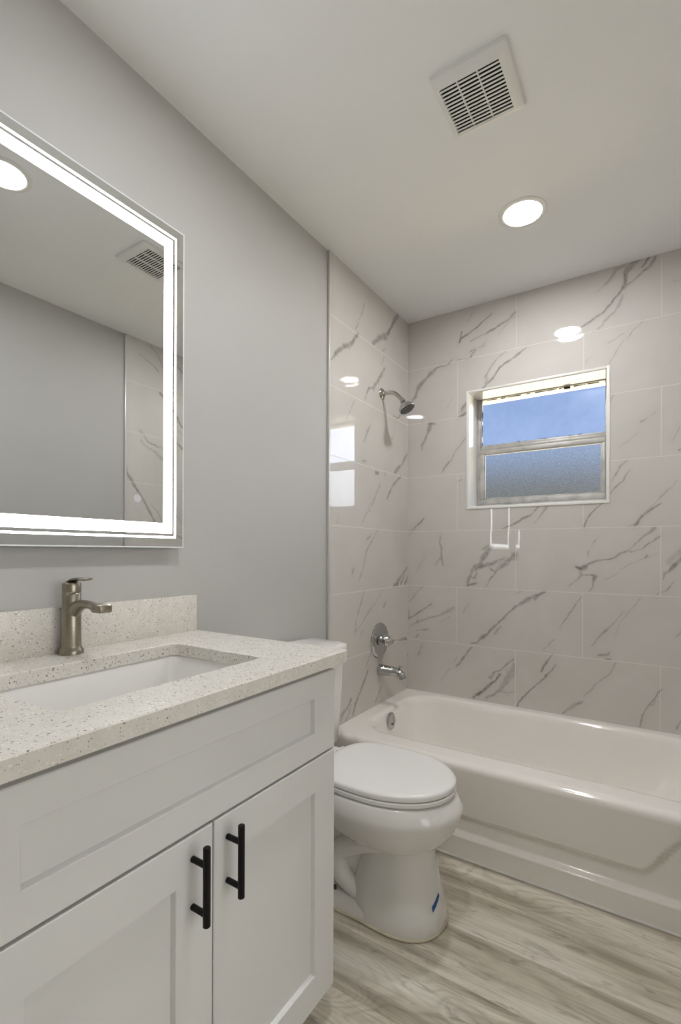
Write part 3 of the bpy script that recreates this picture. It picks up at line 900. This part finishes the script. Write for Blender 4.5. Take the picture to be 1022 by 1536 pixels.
# pedestal: wide foot, front column, neck
loft(bm, [egg(z, xc, af, ab, b, nf, nb) for z, xc, af, ab, b, nf, nb in (
    (0.004, .52, .137, .16, .122, 2.3, 3.2), (.012, .52, .139, .16, .124, 2.3, 3.2), (.05, .52, .133, .155, .119, 2.3, 3.2), (.10, .52, .120, .145, .112, 2.3, 3.0), (.15, .52, .108, .13, .104, 2.2, 3.0),
    (.19, .52, .100, .12, .099, 2.2, 2.8), (.24, .52, .094, .12, .096, 2.2, 2.6), (.27, .52, .090, .11, .092, 2.2, 2.4))])
# foot running back to the wall side
loft(bm, [egg(z, .42, .16, .26, b, 3, 4) for z, b in ((.004, .120), (.018, .121), (.034, .117), (.046, .105))])
# trapway body
loft(bm, [egg(z, xc, af, ab, b, 3, 3) for z, xc, af, ab, b in ((.03, .34, .14, .17, .070), (.12, .34, .14, .16, .066), (.2, .34, .16, .18, .075), (.28, .32, .18, .2, .095), (.36, .28, .22, .22, .11))])
for s in (-1, 1):
    tube(bm, [(.50, TYC + s * .070, .235), (.42, TYC + s * .082, .22), (.335, TYC + s * .080, .165), (.34, TYC + s * .078, .10), (.40, TYC + s * .074, .06), (.44, TYC + s * .07, .04)], [.03, .034, .034, .032, .03, .03], 16)
# bowl
loft(bm, [egg(z, xc, af, ab, b, 2.0, 2.3) for z, xc, af, ab, b in (
    (.222, .50, .095, .11, .085), (.230, .50, .112, .14, .102), (.238, .497, .135, .18, .122), (.252, .49, .165, .21, .144), (.272, .482, .192, .235, .160), (.296, .475, .214, .25, .172), (.320, .470, .229, .26, .180),
    (.336, .468, .237, .26, .185), (.346, .467, .241, .26, .187), (.358, .466, .241, .26, .187),
    (.372, .463, .233, .26, .183), (.388, .46, .226, .26, .178), (.393, .46, .220, .255, .173))])
# deck under the tank
loft(bm, [egg(z, .16, .17, .135, b, 6, 6) for z, b in ((.33, .10), (.36, .125), (.388, .13), (.395, .127))])
body = obj('bowl', bm, M['porcelain'], to, smooth=50)
def lidring(z, d, h=0): return egg(z, .455, .232 - d, .20 - d, .175 - d, 2.05, 3.0)
bm = BM(); loft(bm, [lidring(.397, .004), lidring(.400, 0), lidring(.409, 0), lidring(.412, .003)]); obj('seat', bm, M['seat'], to)
bm = BM(); loft(bm, [lidring(.4135, .005), lidring(.417, .001), lidring(.427, 0), lidring(.432, .003), lidring(.4345, .010), lidring(.4355, .03)]); ld = obj('lid', bm, M['seat'], to, smooth=40)
for s in (-1, 1):
    bm = BM(); box(bm, (.232, TYC + s * .075 - .022, .393), (.272, TYC + s * .075 + .022, .420), .005, 3); obj('hinge', bm, M['seat'], to)
# tank and its lid
def tk(x0, x1, hw, z, r=.04):
    return rr_ring(x0, x1, TYC - hw, TYC + hw, r, z, TA, (x0 + x1) / 2, TYC)
TA = [2 * math.pi * k / 96 for k in range(96)]
bm = BM(); loft(bm, [tk(.012, .165, .165, .395), tk(.008, .178, .178, .41), tk(.006, .186, .190, .55), tk(.006, .192, .197, .735), tk(.006, .192, .197, .742)]); obj('tank', bm, M['porcelain'], to, smooth=40)
def tlid(x1, hw, z, bowd=.018):
    out = []
    for p in tk(.006, x1, hw, z, .045):
        f = 1 - ((p.y - TYC) / hw) ** 2
        if p.x > .1: p.x += bowd * f
        out.append(p)
    return out
bm = BM(); loft(bm, [tlid(.194, .203, .742), tlid(.198, .208, .746), tlid(.199, .209, .768), tlid(.195, .205, .775), tlid(.18, .19, .779), tlid(.12, .12, .780)]); obj('tank_lid', bm, M['porcelain'], to, smooth=50)
bm = BM(); lathe(bm, [(.011, 0), (.011, .008), (.006, .011)], (.10, TYC - .19, .68), (0, -1, 0)); tube(bm, [(.10, TYC - .205, .68), (.13, TYC - .207, .676), (.165, TYC - .206, .672)], [.006, .005, .006], 12); obj('flush_lever', bm, M['chrome'], to)
bm = BM(); lathe(bm, [(.0055, 0), (.0055, .012), (.004, .014)], (.329, TYC - .095, .044), (0, 0, 1), 16); obj('floor_bolt', bm, M['rubber'], to)
bm = BM()
ring1 = egg(.005, .52, .139, .16, .1245, 2.3, 3.2, n=96)
path = [p for p in ring1 if p.x > .44]; path.sort(key=lambda p: math.atan2(p.y - TYC, p.x - .44))
path = [Vector((.18, TYC - .121, .004)), Vector((.34, TYC - .1215, .004))] + path + [Vector((.34, TYC + .1215, .004)), Vector((.18, TYC + .121, .004))]
tube(bm, path, .0045, 10, n=2); obj('caulk_bead', bm, M['caulk'], to, label='yellowed caulk line around the foot')
# scrap of blue tape on the pedestal, bent to the column
def on_col(ph, z):
    f = (z - .05) / .05; xc, af, b = .52, .133 + (.120 - .133) * f + .0008, .119 + (.112 - .119) * f + .0008
    c, s = math.cos(ph), math.sin(ph); q = (abs(c) ** 2.3 + abs(s) ** 2.3) ** (-1 / 2.3)
    return Vector((xc + q * c * af, TYC + q * s * b, z))
bm = BM(); rows_ = []
for k in range(7):
    t = k / 6; ph = -.40 + .40 * t; zc = .074 + .020 * t; hh = .0072 * (1 - .35 * t)
    o_ = Vector((math.cos(ph), math.sin(ph), 0)) * .0006
    rows_.append([on_col(ph, zc - hh), on_col(ph, zc + hh), on_col(ph, zc + hh) + o_, on_col(ph, zc - hh) + o_])
loft(bm, rows_); obj('tape_scrap', bm, M['tape'], to, label='small scrap of blue tape')

# ------------------------------------------------------------------ bathtub
RIM = .345
tub = thing('bathtub', 'white alcove bathtub with molded apron under the window', 'bathtub', (WIDE / 2, 2.13, 0))
bx, by = .76, 2.14
IN = (.088, 1.425, 1.862, 2.462)
AT = angles_for(bx, by, [(.001, WIDE - .001, 1.778, BACK - .001, .001), (*IN, .15)], 120, 10)
def oring(z, d=0): return rr_ring(.001, WIDE - .001, 1.778 + d, BACK - .001, .001, z, AT, bx, by)
def iring(d, z, r=.15, l=0): return rr_ring(IN[0] + d, IN[1] - d - l, IN[2] + d, IN[3] - d, r, z, AT, bx, by)
bm = BM()
loft(bm, [oring(RIM - .03), oring(RIM), iring(-.028, RIM + .0015, .17), iring(-.012, RIM + .001, .16), iring(-.004, RIM - .003), iring(.002, RIM - .011), iring(.007, RIM - .03, .15), iring(.018, .22, .15, .04), iring(.034, .12, .14, .10), iring(.055, .075, .13, .14), iring(.09, .056, .12, .16), iring(.16, .05, .1, .18)], False, True)
# apron: rolled rim edge, raised panel with a dropped middle, ledge along the floor
nx = 150; xs_ = [.001 + (WIDE - .002) * k / nx for k in range(nx + 1)]
zs_ = [.318 - .306 * k / 130 for k in range(131)] + [.006, .0]
def apron_y(x, z):
    line = .150 + .125 * (sstep(1.150, 1.275, x) + 1 - sstep(.25, .375, x))
    raised = sstep(line - .008, line + .008, z)
    ledge = 1 - sstep(.076, .092, z)
    y = 1.7545 - .0125 * raised
    return min(y, y * (1 - ledge) + 1.731 * ledge)
cols_ = []
for x in xs_:
    yt = apron_y(x, .318)
    prof = [(1.778, RIM), (1.768, RIM - .0004), (1.758, RIM - .003), (1.750, RIM - .0075), (yt + .0022, RIM - .0145)]
    cols_.append([Vector((x, y, z)) for y, z in prof] + [Vector((x, apron_y(x, z), z)) for z in zs_])
loft(bm, cols_, False, False, closed=False)
bmesh.ops.remove_doubles(bm, verts=bm.verts[:], dist=2e-4)
obj('tub_body', bm, M['enamel'], tub, smooth=60)
bm = BM(); lathe(bm, [(.042, 0), (.042, .004), (.036, .009), (.020, .011), (.018, .008), (.0, .008)], (.0985, 2.135, .292), (1, 0, .08), 40, True, False)
ov = obj('overflow_plate', bm, M['chrome'], tub, label='round chrome overflow plate')
bm = BM(); lathe(bm, [(.004, 0), (.004, .004), (.002, .0055)], (.1075, 2.135, .280), (1, 0, .08), 14); obj('screw', bm, M['rubber'], ov)
bm = BM(); lathe(bm, [(.03, 0), (.03, .003), (.022, .004), (.02, .001), (0, .001)], (.36, 2.14, .0495), (0, 0, 1), 32, True, False); obj('drain', bm, M['chrome'], tub)
bm = BM(); box(bm, (.002, 1.7235, .0001), (WIDE - .002, 1.7340, .0065), .002, 3); obj('caulk_line', bm, M['grout'], tub)

# ------------------------------------------------------------------ shower and tub fittings
sh = thing('wall_shower', 'chrome shower head on a curved arm, high on the tiled wall', 'shower head', (0, 2.214, 1.948))
bm = BM(); lathe(bm, [(.029, 0), (.029, .003), (.024, .008), (.014, .012), (.012, .016)], (0, 2.214, 1.948), (1, 0, 0)); obj('flange', bm, M['warm_chrome'], sh)
bm = BM(); tube(bm, [(.002, 2.214, 1.948), (.040, 2.214, 1.948), (.072, 2.214, 1.939), (.098, 2.214, 1.917), (.120, 2.214, 1.893)], .0105, 20); obj('arm', bm, M['warm_chrome'], sh)
ax = Vector((.50, 0, -.866)); hb = Vector((.116, 2.214, 1.898))
bm = BM(); lathe(bm, [(.013, 0), (.0155, .003), (.0155, .012), (.012, .015), (.014, .019), (.017, .022), (.030, .034), (.0405, .046), (.042, .052), (.042, .058), (.039, .060)], hb, ax, 40); hd = obj('head', bm, M['chrome'], sh)
fc = hb + ax * .0600
bm = BM(); lathe(bm, [(.037, 0), (.037, .0012), (.034, .0018)], fc, ax, 36); fp = obj('face_plate', bm, M['rubber'], hd, label='dark face plate')
bm = BM(); xa, ya, _ = frame_of(ax)
for n_, r_ in ((5, .009), (10, .019), (14, .029)):
    for k in range(n_):
        q = 2 * math.pi * k / n_; c_ = fc + (xa * math.cos(q) + ya * math.sin(q)) * r_
        lathe(bm, [(.0028, 0), (.0024, .004), (.001, .0045)], c_ + ax * .0012, ax, 8)
obj('nozzles', bm, M['chrome'], fp)

vz = (0, 2.195, .672)
va = thing('shower_valve', 'round chrome shower valve with lever, on the tile above the tub spout', 'valve', vz)
bm = BM(); lathe(bm, [(.091, 0), (.091, .003), (.088, .007), (.078, .0105), (.073, .0095), (.068, .0105), (.040, .0165), (.034, .017)], vz, (1, 0, 0), 56); obj('escutcheon', bm, M['chrome'], va)
bm = BM(); lathe(bm, [(.028, .014), (.028, .030), (.0235, .033), (.0235, .037), (.030, .041), (.031, .048), (.026, .058), (.014, .074), (.009, .081), (.0, .083)], vz, (1, 0, 0), 40, True, False); hb_ = obj('hub', bm, M['chrome'], va)
bm = BM(); tube(bm, [(.074, 2.199, .673), (.090, 2.214, .675), (.104, 2.232, .677), (.116, 2.250, .680), (.124, 2.262, .681)], [.0075, .0065, .0100, .0125, .0085], 18, side=(0, 0, 1), flat=[1, .8, .55, .5, .5]); obj('lever', bm, M['chrome'], hb_)

sz = (0, 2.200, .520)
ts = thing('tub_spout', 'chrome tub spout with pull-up diverter below the shower valve', 'spout', sz)
bm = BM(); tube(bm, [(.001, 2.2, .520), (.020, 2.2, .521), (.060, 2.2, .522), (.095, 2.2, .521), (.118, 2.2, .514), (.130, 2.2, .500), (.132, 2.2, .490)], [.0300, .0285, .0245, .0220, .0200, .0180, .0175], 28, side=(0, 1, 0)); b_ = obj('body', bm, M['chrome'], ts, smooth=50)
bm = BM(); lathe(bm, [(.004, 0), (.004, .012), (.0075, .014), (.0075, .020), (.004, .022)], (.116, 2.2, .532), (0, 0, 1), 18); obj('diverter_knob', bm, M['chrome'], ts)

# ------------------------------------------------------------------ ceiling fittings
VX0, VX1, VV0, VV1 = .655, .868, 1.249, 1.478
vent = thing('exhaust_vent', 'square white slatted exhaust fan grille on the ceiling', 'vent', ((VX0 + VX1) / 2, (VV0 + VV1) / 2, CEIL))
ox0, ox1, oy0, oy1 = .673, .838, 1.286, 1.456
vcx, vcy = (ox0 + ox1) / 2, (oy0 + oy1) / 2
AV = angles_for(vcx, vcy, [(VX0, VX1, VV0, VV1, .012), (ox0, ox1, oy0, oy1, .001)], 64, 5)
def vr(d, z, r=.012): return rr_ring(VX0 + d, VX1 - d, VV0 + d, VV1 - d, r, z, AV, vcx, vcy)
def vi(d, z): return rr_ring(ox0 - d, ox1 + d, oy0 - d, oy1 + d, .001, z, AV, vcx, vcy)
bm = BM(); loft(bm, [vr(0, CEIL), vr(0, CEIL - .004), vr(.003, CEIL - .009), vr(.010, CEIL - .0125), vi(.004, CEIL - .0155), vi(0, CEIL - .016), vi(0, CEIL - .0055), vi(.002, CEIL - .0055)], False, False)
obj('housing', bm, M['plastic'], vent)
bm = BM(); box(bm, (ox0 - .004, oy0 - .004, CEIL - .0045), (ox1 + .004, oy1 + .004, CEIL - .0005)); obj('duct_shade', bm, M['dark'], vent)  # flat black plate paints the shade behind the slats, without a hollow
bm = BM(); ns = 14; pitch = (oy1 - oy0) / ns
for k in range(ns):
    y = oy0 + (k + .5) * pitch + pitch * .20
    box(bm, (ox0, y - pitch * .24, CEIL - .0158), (ox1, y + pitch * .24, CEIL - .0140), .0006, 1)
for f in (.36, .70):
    x = ox0 + (ox1 - ox0) * (1 - f); box(bm, (x - .0016, oy0, CEIL - .0150), (x + .0016, oy1, CEIL - .0080), .0004, 1)
obj('grille', bm, M['plastic'], vent)

def downlight(x, y, label):
    t = thing('recessed_light', label, 'light', (x, y, CEIL), 'round recessed ceiling lights')
    bm = BM(); loft(bm, [[Vector((x + r * math.cos(2 * math.pi * k / 64), y + r * math.sin(2 * math.pi * k / 64), CEIL - h)) for k in range(64)] for r, h in ((.088, 0), (.088, .002), (.083, .0045), (.072, .0055), (.0695, .0045), (.0685, .0005))], False, False)
    obj('trim_ring', bm, M['white_trim'], t)
    bm = BM(); lathe(bm, [(.0682, .0005), (.0682, .0028), (.060, .0036), (.0, .0040)], (x, y, CEIL), (0, 0, -1), 64, True, False)
    obj('diffuser', bm, M['lamp'], t)
downlight(.757, 1.942, 'round lit recessed ceiling light above the bathtub')
downlight(.757, .765, 'round lit recessed ceiling light above the vanity, seen only in the mirror')
